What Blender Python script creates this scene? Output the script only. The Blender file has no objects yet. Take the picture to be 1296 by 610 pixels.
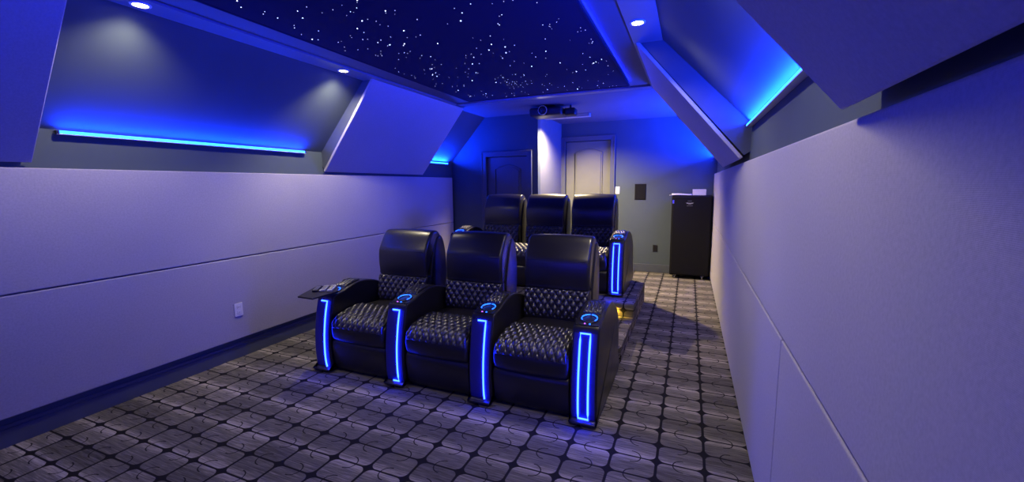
import bpy, bmesh, math, random
from mathutils import Vector, Matrix
random.seed(7)
C = bpy.context.scene.collection
PI = math.pi

# ------------------------------------------------------------------ helpers
def obj(name, bm, m, parent=None, smooth=False, stuff=False):
    me = bpy.data.meshes.new(name)
    bmesh.ops.recalc_face_normals(bm, faces=bm.faces)
    bm.to_mesh(me); bm.free()
    if smooth:
        for p in me.polygons: p.use_smooth = True
    o = bpy.data.objects.new(name, me)
    if m is not None: me.materials.append(m)
    C.objects.link(o)
    if parent is not None: o.parent = parent
    if stuff: o['kind'] = 'stuff'
    return o

def tag(o, label, cat, group=None):
    o['label'] = label; o['category'] = cat
    if group: o['group'] = group
    return o

def thing(name, label, cat, loc=(0, 0, 0), rotz=0, group=None):
    o = bpy.data.objects.new(name, None); C.objects.link(o)
    o.empty_display_size = .05
    o.location = loc; o.rotation_euler = (0, 0, rotz)
    return tag(o, label, cat, group)

def struct(name, bm, m, parent=None, smooth=False):
    o = obj(name, bm, m, parent, smooth)
    if parent is None: o['kind'] = 'structure'
    return o

def copy_tree(o, parent=None):
    c = o.copy(); C.objects.link(c)
    if parent is not None: c.parent = parent
    for ch in [x for x in bpy.data.objects if x.parent == o]:
        copy_tree(ch, c)
    return c

def add_box(bm, a, b, bev=0.0, seg=2):
    x0, y0, z0 = a; x1, y1, z1 = b
    t = bmesh.new()
    bmesh.ops.create_cube(t, size=1)
    for v in t.verts:
        v.co = Vector(((x0 + x1) / 2 + v.co.x * (x1 - x0), (y0 + y1) / 2 + v.co.y * (y1 - y0), (z0 + z1) / 2 + v.co.z * (z1 - z0)))
    if bev: bmesh.ops.bevel(t, geom=t.edges[:], offset=bev, segments=seg, affect='EDGES', profile=.5)
    merge(bm, t)

def merge(bm, t, M=None):
    vs = [bm.verts.new(M @ v.co if M else v.co) for v in t.verts]
    t.verts.index_update()
    for f in t.faces:
        try: bm.faces.new([vs[v.index] for v in f.verts])
        except ValueError: pass
    t.free()

def bx(a, b, bev=0.0, seg=2):
    bm = bmesh.new(); add_box(bm, a, b, bev, seg); return bm

def add_prism(bm, pts, axis, lo, hi, bev=0.0, seg=2):
    """closed polygon pts (2D) extruded along axis 0/1/2 from lo to hi"""
    def P(p, t):
        if axis == 0: return (t, p[0], p[1])
        if axis == 1: return (p[0], t, p[1])
        return (p[0], p[1], t)
    t = bmesh.new()
    A = [t.verts.new(P(p, lo)) for p in pts]; B = [t.verts.new(P(p, hi)) for p in pts]
    n = len(pts)
    t.faces.new(A); t.faces.new(B[::-1])
    for i in range(n): t.faces.new((A[i], B[i], B[(i + 1) % n], A[(i + 1) % n]))
    if bev: bmesh.ops.bevel(t, geom=t.edges[:], offset=bev, segments=seg, affect='EDGES', profile=.5)
    merge(bm, t)

def prism(pts, axis, lo, hi, bev=0.0, seg=2):
    bm = bmesh.new(); add_prism(bm, pts, axis, lo, hi, bev, seg); return bm

def add_cyl(bm, c, r, h, n=24, axis='Z', r2=None, bev=0):
    t = bmesh.new()
    bmesh.ops.create_cone(t, cap_ends=True, segments=n, radius1=r, radius2=r if r2 is None else r2, depth=h)
    if bev: bmesh.ops.bevel(t, geom=[e for e in t.edges if len(e.link_faces) == 2 and any(len(f.verts) > 4 for f in e.link_faces)], offset=bev, segments=2, affect='EDGES')
    R = {'Z': Matrix.Identity(4), 'X': Matrix.Rotation(PI / 2, 4, 'Y'), 'Y': Matrix.Rotation(PI / 2, 4, 'X')}[axis]
    merge(bm, t, Matrix.Translation(c) @ R)

def cyl(c, r, h, n=24, axis='Z', r2=None, bev=0):
    bm = bmesh.new(); add_cyl(bm, c, r, h, n, axis, r2, bev); return bm

def add_tube(bm, pts, r, n=8, closed=False):
    pts = [Vector(p) for p in pts]; N = len(pts); rings = []
    for i, p in enumerate(pts):
        a = pts[(i - 1) % N] if (closed or i) else p
        b = pts[(i + 1) % N] if (closed or i < N - 1) else p
        d = (b - a).normalized()
        u = d.cross(Vector((0.13, 0.21, 1))).normalized()
        if abs(d.z) > .95: u = d.cross(Vector((1, 0.1, 0))).normalized()
        w = d.cross(u)
        rings.append([bm.verts.new(p + r * (math.cos(2 * PI * k / n) * u + math.sin(2 * PI * k / n) * w)) for k in range(n)])
    for i in range(N if closed else N - 1):
        A, B = rings[i], rings[(i + 1) % N]
        for k in range(n): bm.faces.new((A[k], A[(k + 1) % n], B[(k + 1) % n], B[k]))
    if not closed:
        bm.faces.new(rings[0]); bm.faces.new(rings[-1][::-1])

def tube(pts, r, n=8, closed=False):
    bm = bmesh.new(); add_tube(bm, pts, r, n, closed); return bm

def catmull(pts, n=5, closed=True):
    out = []; N = len(pts)
    for i in range(N if closed else N - 1):
        g = lambda k: Vector(pts[k % N]) if closed else Vector(pts[min(max(k, 0), N - 1)])
        p0, p1, p2, p3 = g(i - 1), g(i), g(i + 1), g(i + 2)
        for j in range(n):
            t = j / n
            out.append(.5 * ((2 * p1) + (p2 - p0) * t + (2 * p0 - 5 * p1 + 4 * p2 - p3) * t * t + (3 * p1 - p0 - 3 * p2 + p3) * t ** 3))
    if not closed: out.append(Vector(pts[-1]))
    return out

def puffy(profile, w, r, smooth_n=5, xc=0.0, crown=0.0):
    """closed profile in (y,z) as an upholstered block across x, its side edges rolled with radius r"""
    P = catmull(profile, smooth_n) if smooth_n > 1 else [Vector(p) for p in profile]
    N = len(P)
    area = sum(P[i].x * P[(i + 1) % N].y - P[(i + 1) % N].x * P[i].y for i in range(N))
    s = 1 if area > 0 else -1
    nor = []
    for i in range(N):
        d = (P[(i + 1) % N] - P[i - 1]).normalized()
        nor.append(Vector((d.y, -d.x)) * s)
    K = 5; sl = []
    for k in range(K + 1):
        th = PI / 2 * (1 - k / K); sl.append((-(w - r + r * math.sin(th)), r * (1 - math.cos(th))))
    for k in range(1, 6):
        x = -(w - r) + 2 * (w - r) * k / 6; sl.append((x, -crown * math.sin(PI * k / 6)))
    sl += [(-x, i) for x, i in sl[K::-1]]
    bm = bmesh.new(); rings = []
    for x, ins in sl:
        rings.append([bm.verts.new((xc + x, (P[i] - nor[i] * ins).x, (P[i] - nor[i] * ins).y)) for i in range(N)])
    for a, b in zip(rings, rings[1:]):
        for i in range(N): bm.faces.new((a[i], a[(i + 1) % N], b[(i + 1) % N], b[i]))
    bm.faces.new(rings[0]); bm.faces.new(rings[-1][::-1])
    return bm

def quilt(profile, w, nx, ny, amp=.011, thick=.018, xc=0.0, res=7):
    """diamond-stitched padded panel lying on an open (y,z) profile"""
    P = catmull(profile, 12, closed=False)
    L = [0]
    for a, b in zip(P, P[1:]): L.append(L[-1] + (b - a).length)
    tot = L[-1]
    def at(s):
        d = s * tot
        for i in range(len(L) - 1):
            if L[i + 1] >= d - 1e-9:
                t = (d - L[i]) / max(L[i + 1] - L[i], 1e-9)
                return P[i].lerp(P[i + 1], t), (P[i + 1] - P[i]).normalized()
        return P[-1], (P[-1] - P[-2]).normalized()
    U, V = nx * res * 2, ny * res * 2
    bm = bmesh.new(); top = []
    for j in range(V + 1):
        s = j / V; p, d = at(s); n = Vector((-d.y, d.x))
        row = []
        for i in range(U + 1):
            t = i / U
            a = (t * nx + s * ny); b = (t * nx - s * ny)
            h = (abs(math.sin(PI * a)) * abs(math.sin(PI * b))) ** .55
            e = min(1, min(t, 1 - t) * nx * 3) * min(1, min(s, 1 - s) * ny * 5)
            hh = (thick * .55 + amp * h) * (e ** .5 if e > 0 else 0)
            q = p + n * hh
            row.append(bm.verts.new((xc + (t - .5) * 2 * w, q.x, q.y)))
        top.append(row)
    bot = []
    for j in range(V + 1):
        p, d = at(j / V); n = Vector((-d.y, d.x)); q = p - n * .012
        bot.append([bm.verts.new((xc - w, q.x, q.y)), bm.verts.new((xc + w, q.x, q.y))])
    for j in range(V):
        for i in range(U): bm.faces.new((top[j][i], top[j][i + 1], top[j + 1][i + 1], top[j + 1][i]))
        bm.faces.new((top[j][0], top[j + 1][0], bot[j + 1][0], bot[j][0]))
        bm.faces.new((top[j][U], bot[j][1], bot[j + 1][1], top[j + 1][U]))
        bm.faces.new((bot[j][0], bot[j + 1][0], bot[j + 1][1], bot[j][1]))
    bm.faces.new(top[0] + [bot[0][1], bot[0][0]]); bm.faces.new(top[-1][::-1] + [bot[-1][0], bot[-1][1]])
    return bm

# ------------------------------------------------------------------ materials
class NT:
    def __init__(s, name):
        s.m = bpy.data.materials.new(name); s.m.use_nodes = True
        s.t = s.m.node_tree; s.n = s.t.nodes; s.b = s.n['Principled BSDF']
    def new(s, typ, **k):
        x = s.n.new(typ)
        for a, v in k.items(): setattr(x, a, v)
        return x
    def link(s, a, b): s.t.links.new(a, b)
    def math(s, op, a, b=None, c=None):
        x = s.new('ShaderNodeMath', operation=op)
        for i, v in enumerate((a, b, c)):
            if v is None: continue
            if isinstance(v, (int, float)): x.inputs[i].default_value = v
            else: s.link(v, x.inputs[i])
        return x.outputs[0]
    def noise(s, vec, scale, detail=3, rough=.5):
        x = s.new('ShaderNodeTexNoise'); x.inputs['Scale'].default_value = scale
        x.inputs['Detail'].default_value = detail; x.inputs['Roughness'].default_value = rough
        if vec is not None: s.link(vec, x.inputs['Vector'])
        return x.outputs['Fac']
    def ramp(s, fac, stops):
        x = s.new('ShaderNodeValToRGB'); e = x.color_ramp.elements
        e[0].position, e[0].color = stops[0][0], (*stops[0][1], 1)
        e[1].position, e[1].color = stops[-1][0], (*stops[-1][1], 1)
        for p, c in stops[1:-1]:
            k = e.new(p); k.color = (*c, 1)
        s.link(fac, x.inputs[0]); return x.outputs[0]
    def bump(s, h, strength, dist):
        x = s.new('ShaderNodeBump'); x.inputs['Strength'].default_value = strength; x.inputs['Distance'].default_value = dist
        s.link(h, x.inputs['Height']); s.link(x.outputs[0], s.b.inputs['Normal'])

def mat(name, col, rough=.6, metal=0.0, bump=None, var=0.0, vscale=8, spec=.5, coat=0.0):
    k = NT(name); k.b.inputs['Base Color'].default_value = (*col, 1)
    k.b.inputs['Roughness'].default_value = rough; k.b.inputs['Metallic'].default_value = metal
    k.b.inputs['Specular IOR Level'].default_value = spec
    k.b.inputs['Coat Weight'].default_value = coat
    g = k.new('ShaderNodeTexCoord').outputs['Object']
    if var:
        f = k.noise(g, vscale, 4)
        k.link(k.ramp(f, [(.3, tuple(c * (1 - var) for c in col)), (.7, tuple(min(1, c * (1 + var)) for c in col))]), k.b.inputs['Base Color'])
    if bump: k.bump(k.noise(g, bump[0], 4, .6), bump[1], bump[2])
    return k.m

def emit(name, col, strength, base=(.02, .02, .02)):
    k = NT(name); k.b.inputs['Base Color'].default_value = (*base, 1)
    k.b.inputs['Emission Color'].default_value = (*col, 1); k.b.inputs['Emission Strength'].default_value = strength
    # a faint procedural unevenness along the diffuser
    return k.m

PAINT = (.070, .095, .112)
M = {}
M['wall'] = mat('slate_wall_paint', PAINT, .75, bump=(180, .12, .002), var=.05, vscale=3)
M['trim'] = mat('slate_satin_trim', (.085, .10, .125), .35, var=.05)
M['ceil'] = mat('ceiling_paint', (.11, .115, .15), .7, bump=(150, .1, .002), var=.04, vscale=2)
M['gloss_trim'] = mat('cove_trim_paint', (.16, .16, .2), .28, var=.05)
M['door_grey'] = mat('grey_door_paint', (.160, .165, .145), .4, var=.04)
M['door_dark'] = mat('slate_door_paint', (.09, .10, .13), .4, var=.04)
M['recess'] = mat('recess_wall_paint', (.15, .16, .165), .7, bump=(180, .1, .002), var=.04)
def fabric(name, col):
    k = NT(name); g = k.new('ShaderNodeTexCoord').outputs['Object']
    f = k.noise(g, 90, 5, .7); f2 = k.noise(g, 2.0, 2)
    a = k.ramp(f, [(.25, tuple(c * .86 for c in col)), (.75, tuple(c * 1.12 for c in col))])
    mx = k.new('ShaderNodeMix', data_type='RGBA', blend_type='MULTIPLY'); mx.inputs[0].default_value = 1
    k.link(a, mx.inputs[6]); k.link(k.ramp(f2, [(.3, (.95, .95, .95)), (.7, (1, 1, 1))]), mx.inputs[7])
    k.link(mx.outputs[2], k.b.inputs['Base Color'])
    k.b.inputs['Roughness'].default_value = .95; k.b.inputs['Specular IOR Level'].default_value = .15
    k.b.inputs['Sheen Weight'].default_value = .15
    w = k.new('ShaderNodeTexWave', wave_type='BANDS', bands_direction='Z'); w.inputs['Scale'].default_value = 120; k.link(g, w.inputs['Vector'])
    k.bump(k.math('ADD', f, k.math('MULTIPLY', w.outputs['Fac'], .3)), .25, .002)
    return k.m
M['fabric'] = fabric('light_grey_panel_fabric', (.47, .45, .475))
M['star'] = mat('star_panel_felt', (.022, .018, .06), .95, bump=(300, .15, .001), spec=.1)
def leather(name, rough, spec, coat, base):
    k = NT(name); g = k.new('ShaderNodeTexCoord').outputs['Object']
    v = k.new('ShaderNodeTexVoronoi'); v.inputs['Scale'].default_value = 260; k.link(g, v.inputs['Vector'])
    big = k.noise(g, 7, 3)
    k.b.inputs['Base Color'].default_value = (*base, 1)
    k.b.inputs['Specular IOR Level'].default_value = spec
    k.link(k.math('ADD', k.math('MULTIPLY', big, .14), rough - .06), k.b.inputs['Roughness'])
    k.b.inputs['Coat Weight'].default_value = coat; k.b.inputs['Coat Roughness'].default_value = .3
    k.bump(k.math('ADD', k.math('MULTIPLY', v.outputs['Distance'], .10), k.math('MULTIPLY', big, 1.0)), .16, .004)
    return k.m
M['leather'] = leather('black_leather', .34, .6, .15, (.012, .011, .015))
M['leather_q'] = leather('black_quilted_leather', .33, 1.0, .6, (.022, .021, .026))
M['leather_h'] = leather('black_headrest_leather', .31, .9, .35, (.012, .011, .015))
M['black'] = mat('black_plastic', (.012, .012, .014), .4, var=.1)
M['black_tex'] = mat('black_textured_case', (.006, .006, .007), .8, bump=(220, .4, .002), spec=.2)
M['tray'] = mat('tray_top_laminate', (.009, .008, .010), .5, var=.2)
M['chrome'] = mat('polished_chrome', (.75, .75, .78), .18, 1.0, var=.03)
M['silver'] = mat('silver_plastic', (.62, .62, .64), .35, .3, var=.04)
M['white'] = mat('white_plastic', (.80, .80, .80), .45, var=.03)
M['paper'] = mat('white_paper', (.85, .84, .85), .8, var=.03)
M['shelf'] = mat('shelf_paint', (.42, .40, .38), .6, var=.04)
M['grey_lens'] = mat('projector_lens_glass', (.02, .02, .05), .08, coat=.8)
M['proj_body'] = mat('projector_charcoal_body', (.022, .022, .035), .42, var=.1)
M['logo'] = mat('printed_grey_logo', (.35, .35, .37), .5, var=.05)
BL = (.045, .22, 1.0)
M['led'] = emit('blue_led_diffuser', (.003, .040, 1.0), 36)
M['led_arm'] = emit('armrest_led_diffuser', (.004, .014, 1.0), 60)
M['arm_glow'] = emit('armrest_painted_glow', (.002, .0, 1.0), .05, (.02, .02, .07))  # glow of the LED tubes on the leather, put into colour and emission
M['led_cup'] = emit('cup_holder_led', (.008, .09, 1.0), 6)
M['led_cove'] = emit('cove_led', (.004, .01, 1.0), 5)
M['led_btn'] = emit('violet_button_led', (.5, .12, 1.0), 2.0)
M['lamp'] = emit('warm_downlight_lens', (1, .86, .55), 30)
M['step'] = emit('amber_step_light_lens', (1, .62, .06), 8)
for i, s in enumerate((2.2, 5, 12)): M['star%d' % i] = emit('fiber_star_%s' % ('faint', 'mid', 'bright')[i], (.62, .66, 1.0), s)

# patterned carpet: rounded tiles, dark grid with dots, arcs
PARITY = 0
AX, AY, OX, OY = .2498, .1644, -1.6097, 2.3483
def carpet():
    k = NT('tile_pattern_carpet')
    geo = k.new('ShaderNodeNewGeometry'); sp = k.new('ShaderNodeSeparateXYZ'); k.link(geo.outputs['Position'], sp.inputs[0])
    sn = k.new('ShaderNodeSeparateXYZ'); k.link(geo.outputs['True Normal'], sn.inputs[0])
    X, Y, Z = sp.outputs
    nx = k.math('GREATER_THAN', k.math('ABSOLUTE', sn.outputs[0]), .6)
    nz = k.math('GREATER_THAN', k.math('ABSOLUTE', sn.outputs[2]), .6)
    U = k.math('ADD', k.math('MULTIPLY', Y, nx), k.math('MULTIPLY', X, k.math('SUBTRACT', 1, nx)))
    V = k.math('ADD', k.math('MULTIPLY', Y, nz), k.math('MULTIPLY', Z, k.math('SUBTRACT', 1, nz)))
    u = k.math('DIVIDE', k.math('SUBTRACT', U, OX), AX); v = k.math('DIVIDE', k.math('SUBTRACT', V, OY), AY)
    fu = k.math('FLOOR', u); fv = k.math('FLOOR', v)
    lu = k.math('SUBTRACT', k.math('SUBTRACT', u, fu), .5); lv = k.math('SUBTRACT', k.math('SUBTRACT', v, fv), .5)
    # rounded-rectangle distance in metres
    rr = .040; hx = AX / 2 - .0072 - rr; hy = AY / 2 - .0055 - rr
    qx = k.math('SUBTRACT', k.math('ABSOLUTE', k.math('MULTIPLY', lu, AX)), hx)
    qy = k.math('SUBTRACT', k.math('ABSOLUTE', k.math('MULTIPLY', lv, AY)), hy)
    mx = k.math('MAXIMUM', qx, 0); my = k.math('MAXIMUM', qy, 0)
    d = k.math('SUBTRACT', k.math('ADD', k.math('SQRT', k.math('ADD', k.math('MULTIPLY', mx, mx), k.math('MULTIPLY', my, my))), k.math('MINIMUM', k.math('MAXIMUM', qx, qy), 0)), rr)
    tile = k.new('ShaderNodeMapRange', interpolation_type='SMOOTHSTEP'); k.link(d, tile.inputs[0])
    tile.inputs[1].default_value = .0015; tile.inputs[2].default_value = -.0025
    tile = tile.outputs[0]
    # arcs crossing the lateral lines, alternating side by row
    v2 = k.math('ADD', v, .5); fv2 = k.math('FLOOR', v2); dv = k.math('MULTIPLY', k.math('SUBTRACT', k.math('SUBTRACT', v2, fv2), .5), AY)
    sgn = k.math('SUBTRACT', k.math('MULTIPLY', k.math('FLOORED_MODULO', k.math('ADD', fu, fv2), 2), 2), 1)
    du = k.math('MULTIPLY', lu, AX)
    cx = k.math('SUBTRACT', du, k.math('MULTIPLY', sgn, -.012))
    r = k.math('SQRT', k.math('ADD', k.math('MULTIPLY', cx, cx), k.math('MULTIPLY', dv, dv)))
    arc = k.math('LESS_THAN', k.math('ABSOLUTE', k.math('SUBTRACT', r, .050)), .0034)
    arc = k.math('MULTIPLY', arc, k.math('GREATER_THAN', k.math('MULTIPLY', cx, sgn), -.004))
    # brushed streaks running across the room and per-tile shade
    cb = k.new('ShaderNodeCombineXYZ'); k.link(k.math('MULTIPLY', U, 5), cb.inputs[0]); k.link(k.math('MULTIPLY', V, 95), cb.inputs[1]); k.link(k.math('MULTIPLY', fu, 3.7), cb.inputs[2])
    st = k.noise(cb.outputs[0], 1.6, 4, .6)
    cb2 = k.new('ShaderNodeCombineXYZ'); k.link(fu, cb2.inputs[0]); k.link(fv, cb2.inputs[1])
    wn = k.new('ShaderNodeTexWhiteNoise', noise_dimensions='2D'); k.link(cb2.outputs[0], wn.inputs['Vector'])
    fine = k.noise(geo.outputs['Position'], 420, 2)
    par = k.math('SUBTRACT', k.math('MULTIPLY', k.math('FLOORED_MODULO', k.math('ADD', fv, PARITY), 2), 2), 1)
    edge = k.new('ShaderNodeMapRange'); k.link(k.math('MULTIPLY', lv, par), edge.inputs[0])
    edge.inputs[1].default_value = .12; edge.inputs[2].default_value = .5; edge = edge.outputs[0]
    br = k.math('ADD', k.math('MULTIPLY', st, 1.0), k.math('MULTIPLY', wn.outputs['Value'], .22))
    br = k.math('ADD', br, k.math('MULTIPLY', fine, .35)); br = k.math('ADD', br, k.math('MULTIPLY', edge, .36))
    col = k.ramp(k.math('MULTIPLY', br, .60), [(.30, (.050, .047, .039)), (.52, (.175, .160, .130)), (.80, (.58, .52, .42))])
    mask = k.math('MULTIPLY', tile, k.math('SUBTRACT', 1, k.math('MULTIPLY', arc, .92)))
    mxn = k.new('ShaderNodeMix', data_type='RGBA'); k.link(mask, mxn.inputs[0])
    mxn.inputs[6].default_value = (.012, .011, .012, 1); k.link(col, mxn.inputs[7])
    k.link(mxn.outputs[2], k.b.inputs['Base Color'])
    k.b.inputs['Roughness'].default_value = .92; k.b.inputs['Specular IOR Level'].default_value = .2
    k.bump(k.math('ADD', k.math('MULTIPLY', fine, .4), k.math('MULTIPLY', mask, .35)), .4, .004)
    return k.m
M['carpet'] = carpet()

# ------------------------------------------------------------------ room
XL, XR, YF, YA, YB, H = -3.84, .405, -4.0, 6.45, 7.8, 2.69
KN = 2.0                       # knee-wall height, where the roof slope starts
SL, SR = -3.18, -.25           # where the slopes meet the flat ceiling
XW = -2.25                     # edge of the recess beside door_1

struct('floor', bx((XL - .1, YF - .1, -.1), (XR + .1, YB + .1, 0)), M['carpet'])
struct('wall_left', bx((XL - .1, YF, 0), (XL, YA + .1, KN - .035)), M['wall'])
struct('wall_right', bx((XR, YF, 0), (XR + .1, YB, KN)), M['wall'])
struct('wall_front', bx((XL - .1, YF - .1, 0), (XR + .1, YF, H + .05)), M['wall'])
struct('wall_upper_left', prism([(XL, KN - .035), (SL, H), (SL - .05, H + .1), (XL - .1, H + .1), (XL - .1, KN - .035)], 1, YF, YA + .1), M['wall'])
struct('wall_upper_right', prism([(XR, KN), (SR, H), (SR + .05, H + .1), (XR + .1, H + .1), (XR + .1, KN)], 1, YF, YB), M['wall'])
struct('ceiling', bx((XL - .1, YF, H), (XR + .1, YB + .1, H + .1)), M['ceil'])
# wall with door_1 (opening left for the door), and the return wall of the recess
D1 = (-3.16, -2.44, 2.035)     # leaf x0, x1, top
bm = bmesh.new()
add_box(bm, (XL, YA, 0), (D1[0] - .01, YA + .12, H)); add_box(bm, (D1[1] + .01, YA, 0), (XW, YA + .12, H)); add_box(bm, (D1[0] - .01, YA, D1[2] + .01), (D1[1] + .01, YA + .12, H))
struct('wall_back_left', bm, M['wall'])
struct('wall_recess_side', bx((XW - .12, YA + .12, 0), (XW, YB, H)), M['recess'])
D2 = (-2.165, -1.345, 2.355)
bm = bmesh.new()
add_box(bm, (XW, YB, 0), (D2[0] - .01, YB + .1, H)); add_box(bm, (D2[1] + .01, YB, 0), (XR + .1, YB + .1, H)); add_box(bm, (D2[0] - .01, YB, D2[2] + .01), (D2[1] + .01, YB + .1, H))
struct('wall_back', bm, M['wall'])

def door(name, d, y, m, casing_m, hinge_side):
    x0, x1, zt = d; w = x1 - x0
    leaf = bx((x0, y + .035, .01), (x1, y + .075, zt), .002)
    xa, xb = x0 + w * .20, x1 - w * .17
    # arched raised field over a groove bead
    def arch(ins, zlo, zhi, rise):
        pts = [(xa + ins, zlo + ins)]
        pts += [(xb - ins, zlo + ins)]
        for k in range(13):
            t = 1 - k / 12
            pts.append((xa + ins + (xb - xa - 2 * ins) * t, zhi - ins + rise * math.sin(PI * t)))
        return pts
    lo, hi = zt * .42, zt - .32 + .12
    o = struct(name, leaf, m)
    for (a, b, rs) in ((lo, hi, .07), (.22, zt * .36, 0)):
        obj('door_panel', prism(arch(.03, a, b, rs), 1, y + .022, y + .036, .006), m, o)
        obj('panel_moulding', tube([(p[0], y + .034, p[1]) for p in arch(0, a, b, rs)], .010, 8, True), m, o, True)
    bm = bmesh.new(); cw = .085; g = .008
    for a, b in (((x0 - g - cw, y - .02, 0), (x0 - g, y + .0, zt + g + cw)), ((x1 + g, y - .02, 0), (x1 + g + cw, y, zt + g + cw)), ((x0 - g, y - .02, zt + g), (x1 + g, y, zt + g + cw))):
        add_box(bm, a, b, .004)
    for a, b in (((x0 - g - cw, y - .032, 0), (x0 - g - cw + .02, y - .018, zt + g + cw)), ((x1 + g + cw - .02, y - .032, 0), (x1 + g + cw, y - .018, zt + g + cw)), ((x0 - g - cw, y - .032, zt + g + cw - .02), (x1 + g + cw, y - .018, zt + g + cw))):
        add_box(bm, a, b, .004)
    obj('door_casing', bm, casing_m, o)
    hx = x0 if hinge_side < 0 else x1
    for hz in (.25, zt * .5, zt - .19):
        obj('hinge', cyl((hx, y + .028, hz), .008, .10, 10), M['black'], o)
    kx = x1 - .06 if hinge_side < 0 else x0 + .06
    k = obj('door_knob', cyl((kx, y + .0, .95), .026, .05, 20, 'Y', bev=.008), M['chrome'], o)
    return o
door('door_1', D1, YA, M['door_dark'], M['trim'], 1)
door('door_2', D2, YB, M['door_grey'], M['door_dark'], -1)

def baseboard(name, a, b, horizontal):
    # profile with a rounded cap
    (x0, y0), (x1, y1) = a, b
    bm = bmesh.new()
    add_box(bm, (x0, y0, 0), (x1, y1, .115), .003); 
    t = .004
    add_box(bm, (min(x0, x1) + (t if horizontal else 0), y0 + (0 if horizontal else 0), .115), (max(x0, x1) - (t if horizontal else 0), y1, .14), .004)
    return struct(name, bm, M['trim'])
baseboard('baseboard_left', (XL, YF), (XL + .018, YA), True)
baseboard('baseboard_right', (XR - .012, YF), (XR, YB), True)
baseboard('baseboard_back', (D2[1] + .095, YB - .018), (XR - .012, YB), False)
baseboard('baseboard_back_left', (XL + .018, YA - .018), (D1[0] - .095, YA), False)

# slope beams (boxed projections on the roof slope)
def beam(n, side, y0, y1):
    if side < 0: pts = [(XL, 1.80), (-3.80, 1.775), (-3.075, H), (SL, H), (XL, KN - .035)]
    else: pts = [(XR, 1.80), (.365, 1.775), (-.415, H), (SR, H), (XR, KN)]
    return struct('trim_%d' % n, prism(pts, 1, y0, y1), M['trim'])
beam(1, -1, -.9, 1.28); beam(2, -1, 3.62, 5.48)
beam(3, 1, -.9, 1.28); beam(4, 1, 3.62, 5.30)
# lowered ceiling border that carries the downlights
struct('trim_5', bx((-.455, YF, H - .018), (SR + .012, 5.22, H), .003), M['gloss_trim'])
struct('trim_6', bx((SL - .012, YF, H - .018), (-2.99, 5.22, H), .003), M['gloss_trim'])
struct('trim_7', bx((-2.99, 5.20, H - .018), (-.455, 5.32, H), .003), M['gloss_trim'])

# fabric panels on the slope beams: slab along the slope
def slope_panel(side, y0, y1, label):
    a, b = ((-3.79, 1.742), (-3.045, H - .02)) if side < 0 else ((.337, 1.742), (-.440, H - .02))
    d = Vector((b[0] - a[0], b[1] - a[1])).normalized()
    n = Vector((-d.y, d.x)) if side > 0 else Vector((d.y, -d.x))       # towards the room
    if n.x * side > 0: n = -n
    t = .028
    A = Vector(a); B = Vector(b)
    pts = [A, B, B - n * t, A - n * t]
    o = obj('acoustic_panel', prism([tuple(p) for p in pts], 1, y0, y1, .007, 2), M['fabric'])
    return tag(o, label, 'acoustic panel', 'fabric panels on the sloping ceiling boxes')
slope_panel(-1, -.92, 1.30, 'dark blue lit fabric panel on the slope at the upper left edge')
slope_panel(-1, 3.60, 5.50, 'tilted fabric panel on the left slope between the two blue light strips')
slope_panel(1, -.92, 1.30, 'large shadowed fabric panel sloping overhead at the upper right')
slope_panel(1, 3.60, 5.32, 'narrow looking tilted fabric panel on the right slope, above the black cabinet')

# wall panels
def wall_panel(side, y0, y1, z0, z1, label):
    g = .003
    if side < 0: b = bx((XL + .001, y0 + g, z0), (XL + .05, y1 - g, z1), .008, 3)
    else: b = bx((XR - .038, y0 + g, z0), (XR - .001, y1 - g, z1), .008, 3)
    tag(obj('acoustic_panel', b, M['fabric']), label, 'acoustic panel', 'fabric panels covering the side walls')
ZS, ZT = .943, 1.713
wall_panel(-1, YF + .03, 6.38, .19, ZS - .004, 'long lower fabric panel on left wall, the one with the white outlet')
wall_panel(-1, YF + .03, 6.38, ZS + .004, ZT, 'long upper fabric panel on left wall above the horizontal seam')
wall_panel(1, YF + .03, 1.93, .04, ZS - .004, 'lower fabric panel on right wall nearest the bottom right corner')
wall_panel(1, 1.93, YB - .06, .04, ZS - .004, 'lower fabric panel on right wall behind the vertical seam, beside the black cabinet')
wall_panel(1, YF + .03, YB - .06, ZS + .004, ZT + .01, 'long upper fabric panel on right wall, its near top part in blue shadow')

# ------------------------------------------------------------------ led strips on the walls
def strip(side, y0, y1, label):
    x = XL + .03 if side < 0 else XR - .03; s = -side
    t = thing('light_strip', label, 'light strip', (x, (y0 + y1) / 2, 1.947 if side < 0 else 1.985), 0, 'blue light strips at the foot of the slopes')
    L = (y1 - y0) / 2
    obj('channel', bx((-.028 if side < 0 else .012, -L - .015, -.012), (-.012 if side < 0 else .028, L + .015, .012), .002), M['silver'], t)
    obj('back_rail', bx((-.014, -L - .015, -.014), (.014, L + .015, -.008), .001), M['silver'], t)
    obj('end_cap', bx((-.014, -L - .017, -.014), (.014, -L, .012), .002), M['black'], t)
    obj('end_cap', bx((-.014, L, -.014), (.014, L + .017, .012), .002), M['black'], t)
    obj('diffuser', tube([(0, -L, 0), (0, L, 0)], .013, 12), M['led'], t, True)
    return t
def area(name, loc, rot, sx, sy, col, power, spread=PI):
    l = bpy.data.lights.new(name, 'AREA'); l.shape = 'RECTANGLE'; l.size = sx; l.size_y = sy; l.color = col; l.energy = power; l.spread = spread
    o = bpy.data.objects.new(name, l); o.location = loc; o.rotation_euler = rot; C.objects.link(o); return o
strip(-1, 1.45, 3.36, 'long glowing blue light strip at the foot of the left slope')
strip(-1, 5.64, 6.26, 'short glowing blue light strip on the left, beyond the tilted panel')
strip(1, 1.45, 3.56, 'glowing blue light strip at the foot of the right slope')
strip(1, 6.0, 7.74, 'blue light strip hidden behind the tilted panel on the far right slope')
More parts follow.
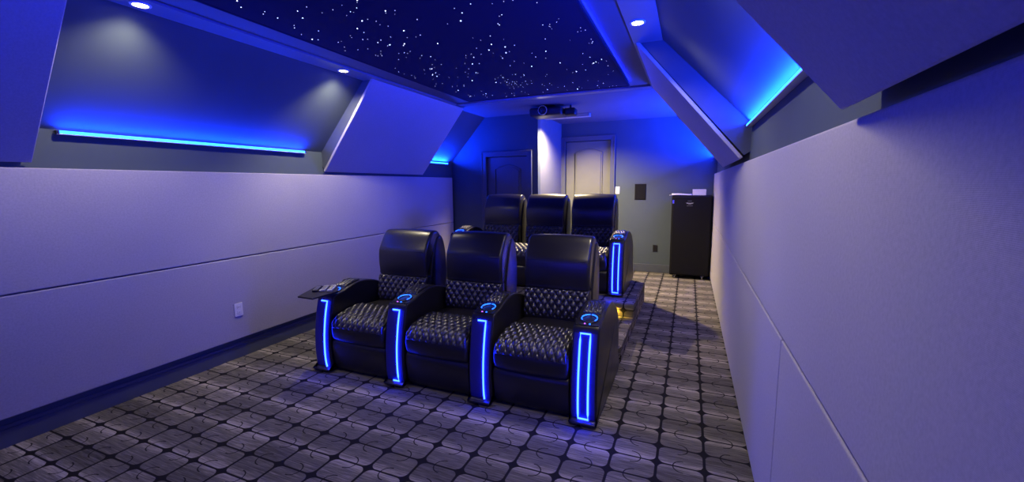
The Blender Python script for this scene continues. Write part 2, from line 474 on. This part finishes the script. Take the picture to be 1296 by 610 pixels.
strip(-1, -3.1, -1.05, 'added blue light strip on the left wall, unseen behind the camera')  # this strip and the next are invented, for more blue ambient light
strip(1, -3.1, -1.05, 'added blue light strip on the right wall, unseen behind the camera')
BLUE = (.002, .030, 1.0)
LP = 92
for side, y0, y1 in ((-1, 1.45, 3.36), (-1, 5.64, 6.26), (1, 1.45, 3.56), (1, 6.0, 7.74), (-1, -3.1, -1.05), (1, -3.1, -1.05)):  # last two belong to the invented strips behind the camera
    L = y1 - y0
    x = XL + .040 if side < 0 else XR - .040
    z = 1.952 if side < 0 else 2.0
    # light leaves the strip up the slope and into the room
    o = area('led_light', (x, (y0 + y1) / 2, z), (0, 0, 0), .02, L, BLUE, LP * L / 2 * ((5 if side > 0 else 7) if y0 > 5 else 1))
    d = Vector((-side * .38, 0, .92))
    o.rotation_euler = d.to_track_quat('-Z', 'Y').to_euler()
    # keep the long side along the room
    zax = -d.normalized(); yax = Vector((0, 1, 0)); xax = yax.cross(zax)
    o.rotation_euler = Matrix((xax, yax, zax)).transposed().to_euler()

# ------------------------------------------------------------------ star ceiling
SX0, SX1, SY0, SY1, SZ = -2.69, -.66, -3.4, 5.0, 2.65
st = thing('star_ceiling_panel', 'dark starry ceiling panel with tiny white points of light', 'ceiling panel', ((SX0 + SX1) / 2, (SY0 + SY1) / 2, SZ))
cx, cy = (SX0 + SX1) / 2, (SY0 + SY1) / 2
def rel(bm, dx, dy, dz):
    for v in bm.verts: v.co -= Vector((dx, dy, dz))
    return bm
obj('felt_panel', rel(bx((SX0 + .012, SY0 + .012, SZ + .003), (SX1 - .012, SY1 - .012, SZ + .02)), cx, cy, SZ), M['star'], st)
bm = bmesh.new()
for a, b in (((SX0, SY0, SZ), (SX0 + .02, SY1, SZ + .016)), ((SX1 - .02, SY0, SZ), (SX1, SY1, SZ + .016)), ((SX0 + .02, SY0, SZ), (SX1 - .02, SY0 + .02, SZ + .016)), ((SX0 + .02, SY1 - .02, SZ), (SX1 - .02, SY1, SZ + .016))): add_box(bm, a, b, .002)
obj('frame', rel(bm, cx, cy, SZ), M['star'], st)
obj('mount', rel(bx((SX0 + .06, SY0 + .06, SZ + .02), (SX1 - .06, SY1 - .06, H - .001)), cx, cy, SZ), M['black'], st)
bm = bmesh.new()
for a, b in (((SX0 + .045, SY0 + .05, SZ + .021), (SX0 + .055, SY1 - .05, SZ + .031)), ((SX1 - .055, SY0 + .05, SZ + .021), (SX1 - .045, SY1 - .05, SZ + .031)), ((SX0 + .05, SY1 - .055, SZ + .021), (SX1 - .05, SY1 - .045, SZ + .031))): add_box(bm, a, b)
obj('cove_light', rel(bm, cx, cy, SZ), M['led_cove'], st)
CV = (.006, .015, 1.0)
for (loc, d, L) in (((SX0 - .002, 1.5, SZ + .028), (-1, 0, .35), 6.9), ((SX1 + .002, 1.5, SZ + .028), (1, 0, .35), 6.9)):
    o = area('cove_led_light', loc, (0, 0, 0), .008, L, CV, 13)
    d = Vector(d).normalized(); zax = -d; yax = Vector((0, 1, 0)); o.rotation_euler = Matrix((yax.cross(zax), yax, zax)).transposed().to_euler()
o = area('cove_led_light', (cx, SY1 + .002, SZ + .028), (0, 0, 0), .008, 2.0, CV, 5)
d = Vector((0, 1, .35)).normalized(); zax = -d; yax = Vector((1, 0, 0)); o.rotation_euler = Matrix((yax.cross(zax), yax, zax)).transposed().to_euler()
def star_bm(pts):
    bm = bmesh.new()
    for (x, y, r) in pts:
        t = bmesh.new(); bmesh.ops.create_icosphere(t, subdivisions=1, radius=r); merge(bm, t, Matrix.Translation((x - cx, y - cy, .003)))
    return bm
stars = []
for i in range(400):
    # fibres thrown in loose clusters
    if random.random() < .65 or not stars:
        x = random.uniform(SX0 + .05, SX1 - .05); y = random.uniform(1.2, SY1 - .05)
    else:
        b = random.choice(stars); x = b[0] + random.gauss(0, .07); y = b[1] + random.gauss(0, .09)
    if not (SX0 + .04 < x < SX1 - .04 and y < SY1 - .04): continue
    stars.append((x, y, random.choice((.0020, .0020, .0026, .0026, .0034))))
stars.sort(key=lambda s: (-s[2], s[1]))
for i, s in enumerate(stars[:100]):
    obj('star_light', star_bm([s]), M['star2'] if i % 3 else M['star1'], st)
rest = stars[100:]
obj('star_field', star_bm(rest[::2]), M['star0'], st, stuff=True)
obj('star_field', star_bm(rest[1::2]), M['star1'], st, stuff=True)

# ------------------------------------------------------------------ downlights
def downlight(x, y, label, power=48, z=H - .018, size=1.95, col=(1, .86, .58), group='round downlights in the ceiling border', r=.038, aim=(0, 0, -1)):
    t = thing('downlight', label, 'downlight', (x, y, z), 0, group)
    bm = bmesh.new(); n = 28
    prof = [(r + .016, 0), (r + .014, -.006), (r + .002, -.008), (r, -.002), (r, .0)]
    rings = [[bm.verts.new((pr * math.cos(2 * PI * k / n), pr * math.sin(2 * PI * k / n), pz)) for k in range(n)] for pr, pz in prof]
    for a, b in zip(rings, rings[1:] + rings[:1]):
        for k in range(n): bm.faces.new((a[k], a[(k + 1) % n], b[(k + 1) % n], b[k]))
    obj('trim_ring', bm, M['white'], t, True)
    obj('lens', cyl((0, 0, -.003), r - .001, .004, n), M['lamp'], t)
    l = bpy.data.lights.new('downlight_lamp', 'SPOT'); l.energy = power; l.color = col; l.spot_size = size; l.spot_blend = .85; l.shadow_soft_size = .03
    o = bpy.data.objects.new('downlight_lamp', l); o.location = (x, y, z - .025); C.objects.link(o)
    o.rotation_euler = Vector(aim).to_track_quat('-Z', 'Y').to_euler()
    return t
downlight(-3.085, 3.24, 'lit downlight on the left border just before the tilted panel', 80, size=2.1, aim=(-.30, .22, -1))
downlight(-3.085, 1.62, 'lit downlight on the left border at the top edge of the photo', 50, size=2.2, aim=(-.30, .05, -1))
downlight(-.375, 3.16, 'lit starburst downlight in the right ceiling border above the tilted panel', 55, size=2.1, aim=(.12, .0, -1))
downlight(-3.085, -1.8, 'added downlight on the left, unseen behind the camera', 22, size=1.3)  # invented pair behind the camera, added for highlights on the leather
downlight(-.375, -1.8, 'added downlight on the right, unseen behind the camera', 22, size=1.3)
downlight(-.375, 1.55, 'downlight in the right ceiling border beside the shadowed overhead panel', 50, size=2.35, aim=(.24, .12, -1))
downlight(-1.96, 6.50, 'downlight in the ceiling behind the projector', 700, H, 2.25, (1, .76, .42), aim=(.16, .14, -1))
# ------------------------------------------------------------------ riser and step
RZ, S1 = .28, .14
rs = thing('seating_riser', 'carpeted two level riser under the back row of recliners', 'riser', (-1.8, 4.55, 0))
obj('platform', rel(bx((-3.12, 4.55, 0), (-.50, 5.75, RZ), .014, 3), -1.8, 4.55, 0), M['carpet'], rs)
obj('step', rel(bx((-3.12, 3.62, 0), (-.50, 4.55, S1), .012, 3), -1.8, 4.55, 0), M['carpet'], rs)
sl = tag(obj('step_light', bx((-.035, -.006, -.014), (.035, .0, .014), .003), M['black']), 'small amber step light in the riser face behind the front right arm', 'step light')
sl.location = (-.72, 4.549, .225)
obj('lens', bx((-.028, -.008, -.008), (.028, -.005, .008)), M['step'], sl)
area('step_lamp', (-.72, 4.53, .225), (math.radians(35), 0, 0), .05, .015, (1, .60, .05), 2.6)

# ------------------------------------------------------------------ recliners
AW = .09            # armrest half width
def arm(parent, x, full, bars=2, tray=False):
    prof = [(.0, .012), (-.020, .035), (-.030, .09), (-.034, .18), (-.028, .32), (-.004, .48), (.026, .600), (.040, .640), (.062, .655), (.16, .672),
            (.22, .690), (.33, .712), (.46, .708), (.60, .672), (.74, .590), (.83, .50), (.865, .36), (.875, .18), (.865, .012)]
    pr = catmull(prof, 3)
    a = obj('armrest', puffy([tuple(p) for p in pr], AW, .014, 1, x), M['leather'], parent, True)
    # front light
    def fy(z):
        Q = [p for p in pr if p.x < .045 and p.y < .65]
        best = min(((abs(p.y - z), p) for p in Q), key=lambda q: q[0])[1]
        Q.sort(key=lambda p: p.y)
        for p, q in zip(Q, Q[1:]):
            if p.y <= z <= q.y: return p.x + (q.x - p.x) * (z - p.y) / max(q.y - p.y, 1e-6)
        return best.x
    hw = .033; zb, zt_ = .040, .606
    zs = [zb + (zt_ - zb) * k / 14 for k in range(15)]
    R = [(x + hw, fy(z) - .008, z) for z in zs]; Lf = [(x - hw, fy(z) - .008, z) for z in zs]
    if full: bm = tube(R + Lf[::-1],   .0064, 8, True)
    else:
        pts = [(x - hw * .9, fy(zt_) - .008, zt_)] + R[::-1]
        if bars == 2: pts += [(x - hw * .6, fy(zb) - .008, zb)]
        bm = tube(pts,   .0064, 8)
    fb = bmesh.new(); Aa = [(fb.verts.new((x - AW + .014, fy(z) - .003, z)), fb.verts.new((x + AW - .014, fy(z) - .003, z)), fb.verts.new((x + AW - .014, fy(z) + .012, z)), fb.verts.new((x - AW + .014, fy(z) + .012, z))) for z in zs]
    for p, q in zip(Aa, Aa[1:]):
        for k in range(4): fb.faces.new((p[k], p[(k + 1) % 4], q[(k + 1) % 4], q[k]))
    fb.faces.new(Aa[0]); fb.faces.new(Aa[-1][::-1])
    obj('front_panel', fb, M['arm_glow'], a)  # sheet added over the leather to carry the painted LED glow
    obj('front_light', bm, M['led_arm'], a, True)
    # cup holder with split light ring
    tl = math.atan2(.017, .10); cyy, cz = .135, .671
    T = Matrix.Translation((x, cyy, cz)) @ Matrix.Rotation(tl, 4, 'X')
    n = 32; bm = bmesh.new()
    prof2 = [(.062, -.004), (.062, .003), (.056, .006), (.048, .004), (.044, -.002), (.042, -.05), (.0, -.05)]
    rings = [[bm.verts.new((max(r, .001) * math.cos(2 * PI * k / n), max(r, .001) * math.sin(2 * PI * k / n), z)) for k in range(n)] for r, z in prof2]
    for p, q in zip(rings, rings[1:]):
        for k in range(n): bm.faces.new((p[k], p[(k + 1) % n], q[(k + 1) % n], q[k]))
    bm.faces.new(rings[-1])
    bm.transform(T)
    obj('cup_holder', bm, M['black'], a, True)
    for a0, a1 in ((8, 84), (96, 172), (186, 214), (326, 354)):
        pts = [T @ Vector((.052 * math.cos(math.radians(t)), .052 * math.sin(math.radians(t)), .007)) for t in [a0 + (a1 - a0) * i / 10 for i in range(11)]]
        obj('cup_light', tube(pts, .0035, 6), M['led_cup'], a, True)
    for bxx in (-.016, .018):
        obj('control_button', rel(cyl((x + bxx, .062, .6605), .006, .006, 12, bev=.001), 0, 0, 0), M['led_btn'] if bxx < 0 else M['led_cup'], a)
    obj('control_plate', bx((x - AW + .012, .048, .650), (x + AW - .012, .078, .6585), .004), M['black'], a)
    obj('quilted_pad', quilt([(.40, .712), (.33, .716), (.26, .705), (.205, .690)][::-1], .062, 4, 2, .012, .012, x, 6), M['leather_q'], a, True)
    return a

def recliner(name, loc, label, group, arms, seat_hw, back_hw):
    t = thing(name, label, 'recliner', loc, 0, group)
    sw = seat_hw
    # hidden chassis sides
    obj('base', puffy([(.06, .012), (.05, .10), (.06, .34), (.30, .40), (.70, .42), (.92, .36), (.94, .10), (.90, .012)], sw - .004, .012, 2), M['leather'], t, True)
    # footrest: smooth front skirt
    obj('footrest', puffy([(.04, .02), (.005, .04), (-.014, .14), (-.024, .24), (.0, .285), (.06, .29), (.08, .20), (.08, .03)], sw - .004, .012, 4, crown=.006), M['leather'], t, True)
    # seat cushion rolled over the front
    s = obj('seat', puffy([(.08, .262), (.010, .268), (-.024, .300), (-.034, .36), (-.026, .415), (-.002, .452), (.05, .478), (.14, .492), (.30, .50), (.50, .490), (.66, .47), (.66, .36), (.3, .33)], sw - .003, .035, 5, crown=.010), M['leather'], t, True)
    obj('quilted_panel', quilt([(-.030, .395), (-.018, .432), (.006, .462), (.055, .485), (.15, .500), (.25, .506), (.33, .504)], sw - .022, 9, 4, .019, .014), M['leather_q'], s, True)
    # backrest shell
    b = obj('backrest', puffy([(.60, .38), (.66, .46), (.66, .72), (.72, .95), (.77, 1.07), (.83, 1.105), (.885, 1.085), (.93, .98), (.95, .80), (.935, .60), (.90, .42), (.80, .34)], back_hw + .012, .030, 5), M['leather'], t, True)
    obj('lumbar_quilt', quilt([(.585, .50), (.578, .56), (.590, .64), (.612, .735)], back_hw - .004, 9, 3, .022, .016, res=7), M['leather_q'], b, True)
    lo = obj('lumbar_cushion', puffy([(.58, .47), (.565, .53), (.580, .64), (.612, .735), (.68, .74), (.72, .60), (.70, .45)], back_hw, .03, 5), M['leather'], b, True)
    h = obj('head_cushion', puffy([(.616, .735), (.604, .765), (.596, .87), (.604, .965), (.640, 1.035), (.698, 1.118), (.752, 1.152), (.83, 1.145), (.87, 1.09), (.86, .95), (.82, .80), (.72, .735)], back_hw - .001, .027, 5, crown=.008), M['leather_h'], b, True)
    obj('seam', tube([(0, .6025, .968), (0, .636, 1.038), (0, .692, 1.120), (0, .750, 1.156), (0, .82, 1.156)], .0022, 6), M['black'], h, True)
    obj('seam', tube([(-back_hw + .03, .602, .967), (0, .602, .967), (back_hw - .03, .602, .967)], .0022, 6), M['black'], h, True)
    for (x, full, bars) in arms: arm(t, x, full, bars)
    return t
Y1 = 2.590
G1, G2 = 'front row of black recliners', 'back row of black recliners on the riser'
recliner('theater_recliner', (-2.476, Y1, 0), 'black leather recliner at left end of front row, beside the tray table', G1, [(-.378, False, 1), (.378, False, 2)], .284, .275)
recliner('theater_recliner', (-1.720, Y1, 0), 'black leather recliner in the middle of the front row', G1, [(.378, False, 1)], .284, .275)
recliner('theater_recliner', (-.964, Y1, 0), 'black leather recliner at right end of front row, nearest the camera', G1, [(.378, True, 2)], .284, .275)
Y2 = 4.86
recliner('theater_recliner', (-2.462, Y2, RZ + .004), 'black leather recliner at left end of back row, in front of the dark blue door', G2, [(-.415, True, 2)], .322, .275)
recliner('theater_recliner', (-1.812, Y2, RZ + .004), 'black leather recliner in the middle of the back row', G2, [], .322, .275)
recliner('theater_recliner', (-1.162, Y2, RZ + .004), 'black leather recliner at right end of back row on the riser', G2, [(.415, True, 2)], .322, .280)

# tray table on the front-left arm with remotes
tr = thing('tray_table', 'dark tray table swivelled over the left arm of the front row', 'tray table', (-2.86, 2.60, .690))
obj('tray_top', prism([(-.02, -.23), (.15, -.235), (.16, .02), (.01, .165), (-.16, .09)], 2, .0, .014, .004), M['tray'], tr)
obj('swivel_post', cyl((.0, -.0, -.003), .020, .010, 16), M['chrome'], tr)
def remote(loc, rz, m, label, L=.17, W=.045, bm_=M['black']):
    t = thing('remote_control', label, 'remote control', loc, rz, 'remote controls on the tray table')
    obj('body', bx((-W / 2, -L / 2, 0), (W / 2, L / 2, .018), .006, 3), m, t)
    for r in range(5):
        for c in (-1, 0, 1): obj('button', cyl((c * W * .27, -L * .36 + r * L * .16, .0185), .004, .004, 10), bm_, t)
    return t
remote((-2.897, 2.585, .704), .588, M['black'], 'black remote control lying leftmost on the tray table', bm_=M['silver'])
remote((-2.850, 2.615, .704), .588, M['silver'], 'silver remote control lying between the others on the tray', bm_=M['black'])
remote((-2.796, 2.645, .704), .588, M['white'], 'white remote control at the right side of the tray table', bm_=M['black'])

# ------------------------------------------------------------------ black cabinet and papers
cb = thing('equipment_cabinet', 'tall black cabinet on casters in the far right corner', 'cabinet', (.045, 7.57, 0))
obj('body', bx((-.305, -.18, .055), (.305, .19, 1.375), .022, 3), M['black_tex'], cb)
obj('front_panel', bx((-.285, -.192, .075), (.285, -.176, 1.355), .008), M['black_tex'], cb)
for sx in (-.22, .20):
    for sy in (-.13, .13):
        c = obj('caster', cyl((sx, sy - .02, .0265), .026, .022, 20, 'X', bev=.004), M['chrome'], cb, True)
        obj('fork', bx((sx - .018, sy - .02, .04), (sx + .018, sy + .02, .06), .003), M['chrome'], c)
lt = obj('latch', bx((-.295, -.198, 1.245), (-.265, -.190, 1.305), .004), M['chrome'], cb)
obj('keyhole', cyl((-.28, -.199, 1.262), .005, .004, 10, 'Y'), M['black'], lt)
bm = bmesh.new()   # winged emblem
for s in (-1, 1):
    add_prism(bm, [(-.03 + s * .004, 1.250), (-.03 + s * .028, 1.262), (-.03 + s * .062, 1.258), (-.03 + s * .040, 1.250), (-.03 + s * .055, 1.243), (-.03 + s * .026, 1.243), (-.03 + s * .012, 1.232)], 1, -.1935, -.191)
add_cyl(bm, (-.03, -.192, 1.248), .012, .004, 16, 'Y')
obj('emblem', bm, M['logo'], cb)
bm = bmesh.new()
for k in range(6): add_box(bm, (-.060 + k * .010, -.1935, 1.285), (-.054 + k * .010, -.191, 1.291))
for k in range(9): add_box(bm, (-.075 + k * .010, -.1935, 1.208), (-.069 + k * .010, -.191, 1.213))
obj('lettering', bm, M['logo'], cb)

def wavy_sheet(w, d, th, seed):
    bm = bmesh.new(); n = 10; rnd = random.Random(seed); ph = rnd.random() * 6
    T, B = [], []
    for j in range(n + 1):
        rt, rb = [], []
        for i in range(n + 1):
            x = (i / n - .5) * w; y = (j / n - .5) * d
            z = .012 * math.sin(i / n * 4 + ph) * (i / n) + .006 * math.sin(j / n * 5) + .012
            rt.append(bm.verts.new((x, y, z + th))); rb.append(bm.verts.new((x, y, z * .2)))
        T.append(rt); B.append(rb)
    for j in range(n):
        for i in range(n):
            bm.faces.new((T[j][i], T[j][i + 1], T[j + 1][i + 1], T[j + 1][i])); bm.faces.new((B[j][i], B[j + 1][i], B[j + 1][i + 1], B[j][i + 1]))
        bm.faces.new((T[j][0], T[j + 1][0], B[j + 1][0], B[j][0])); bm.faces.new((T[j][n], B[j][n], B[j + 1][n], T[j + 1][n]))
    for i in range(n):
        bm.faces.new((T[0][i], B[0][i], B[0][i + 1], T[0][i + 1])); bm.faces.new((T[n][i], T[n][i + 1], B[n][i + 1], B[n][i]))
    return bm
p = tag(obj('paper_stack', wavy_sheet(.30, .22, .014, 3), M['paper'], None, True), 'loose stack of white papers on the left of the cabinet top', 'papers')
p.location = (-.115, 7.50, 1.376); p.rotation_euler = (0, 0, .06)
p = tag(obj('small_box', bx((-.10, -.07, 0), (.10, .07, .092), .004), M['paper']), 'small white box standing on the black cabinet, right of the papers', 'box')
p.location = (.15, 7.52, 1.376)
obj('lid', bx((-.102, -.072, .074), (.102, .072, .096), .003), M['paper'], p)
p = tag(obj('pen', tube([(0, 0, .006), (.12, .03, .008)], .006, 8), M['silver'], None, True), 'thin silver pen poking over the left edge of the cabinet top', 'pen')
p.location = (-.30, 7.42, 1.374)
p.rotation_euler = (0, 0, .3)

# ------------------------------------------------------------------ projector, header over the recess corner
struct('trim_8', bx((XW, 6.76, 2.640), (-1.50, 6.86, H), .003), M['shelf'])
pj = thing('projector', 'dark projector with a round lens hanging under the ceiling', 'projector', (-1.93, 6.00, 2.545))
obj('body', bx((-.24, -.17, .0), (.24, .17, .115), .03, 4), M['proj_body'], pj, True)
ln = obj('lens', cyl((-.02, -.185, .068), .062, .05, 32, 'Y', bev=.006), M['proj_body'], pj, True)
bm = bmesh.new(); add_tube(bm, [(-.02 + .062 * math.cos(t * PI / 16), -.212, .068 + .062 * math.sin(t * PI / 16)) for t in range(32)], .005, 8, True)
obj('lens_ring', bm, M['silver'], ln, True)
obj('lens_glass', cyl((-.02, -.208, .068), .045, .012, 28, 'Y', bev=.004), M['grey_lens'], ln, True)
obj('mount', cyl((.02, 0, .1285), .022, .030, 16), M['black'], pj)
obj('mount_plate', bx((-.07, -.07, .134), (.11, .07, .145), .003), M['black'], pj)
sp = thing('ceiling_camera', 'small black device hanging beside the projector on its right', 'device', (-1.60, 6.00, 2.54))
obj('body', bx((-.085, -.08, .0), (.085, .08, .105), .03, 4), M['black'], sp, True)
obj('stem', cyl((0, 0, .125), .014, .050, 12), M['black'], sp)

# ------------------------------------------------------------------ plates on the walls
def outlet(name, label, loc, axis, m, w=.078, h=.122, kind='outlet'):
    t = thing(name, label, kind, loc, axis)
    obj('cover_plate', bx((-w / 2, -.007, -h / 2), (w / 2, 0, h / 2), .003), m, t)
    if kind == 'outlet':
        for s in (-1, 1):
            r = obj('socket', bx((-.017, -.009, s * .024 - .014), (.017, -.006, s * .024 + .014), .004), m, t)
            for q in (-1, 1): obj('slot', bx((q * .006 - .001, -.0096, s * .024 - .005), (q * .006 + .001, -.0085, s * .024 + .005)), M['black'], r)
    else: obj('switch_paddle', bx((-.016, -.011, -.033), (.016, -.006, .033), .002), m, t)
    return t
outlet('wall_outlet', 'white power outlet on the lower left wall panel', (XL + .0505, 2.484, .464), PI / 2, M['white'])
outlet('wall_outlet', 'black power outlet low on the back wall left of the cabinet', (-.522, YB, .43), 0, M['black'])
outlet('light_switch', 'white light switch on back wall right of the grey door', (-1.20, YB, 1.46), 0, M['white'], .075, .13, 'light switch')
sp = thing('wall_speaker', 'square black wall speaker grille on the back wall', 'speaker', (-.802, YB, 1.43))
obj('grille', bx((-.092, -.012, -.137), (.092, 0, .137), .004), M['black_tex'], sp)
obj('frame', bx((-.097, -.006, -.142), (.097, -.0, .142), .003), M['black'], sp)

# ------------------------------------------------------------------ projection screen end (behind the camera) with an added blue fill
scr = thing('projection_screen', 'projection screen on the front wall behind the camera', 'screen', (-1.72, YF + .05, 1.35))
obj('screen_surface', bx((-1.35, -.02, -.75), (1.35, 0, .75)), M['white'], scr)
obj('frame', bx((-1.40, -.045, -.80), (1.40, -.02, .80), .01), M['black'], scr)
area('blue_fill', (-1.72, YF + .09, 1.35), (math.radians(90), 0, 0), 2.7, 1.5, (.03, .02, 1.0), 40)  # added fill lamp, raises the blue on shaded surfaces
for o in bpy.data.objects:
    if o.name == 'blue_fill': o.rotation_euler = (math.radians(90), 0, 0)

# ------------------------------------------------------------------ world, camera, view
w = bpy.data.worlds.new('world'); bpy.context.scene.world = w; w.use_nodes = True
w.node_tree.nodes['Background'].inputs[0].default_value = (.002, .003, .02, 1)
f, yaw, pitch, roll = 531.707, .398434, .131636, -.0114298
cyw, syw, cp, sp_ = math.cos(yaw), math.sin(yaw), math.cos(pitch), math.sin(pitch)
fwd = Vector((-syw * cp, cyw * cp, -sp_)); right = Vector((cyw, syw, 0)); up = right.cross(fwd)
cr, sr = math.cos(roll), math.sin(roll)
r2 = right * cr + up * sr; u2 = -right * sr + up * cr
cam = bpy.data.cameras.new('camera'); cam.sensor_width = 36; cam.lens = f / 1296 * 36; cam.clip_start = .02
co = bpy.data.objects.new('camera', cam); C.objects.link(co)
mt = Matrix((r2, u2, -fwd)).transposed().to_4x4(); mt.translation = Vector((0, 0, 1.57)); co.matrix_world = mt
bpy.context.scene.camera = co
vs = bpy.context.scene.view_settings
vs.view_transform = 'Standard'; vs.look = 'None'; vs.exposure = 0.0; vs.gamma = 1; vs.use_curve_mapping = False
cy_ = bpy.context.scene.cycles
cy_.use_denoising = True; cy_.sample_clamp_indirect = 6; cy_.max_bounces = 8; cy_.diffuse_bounces = 5
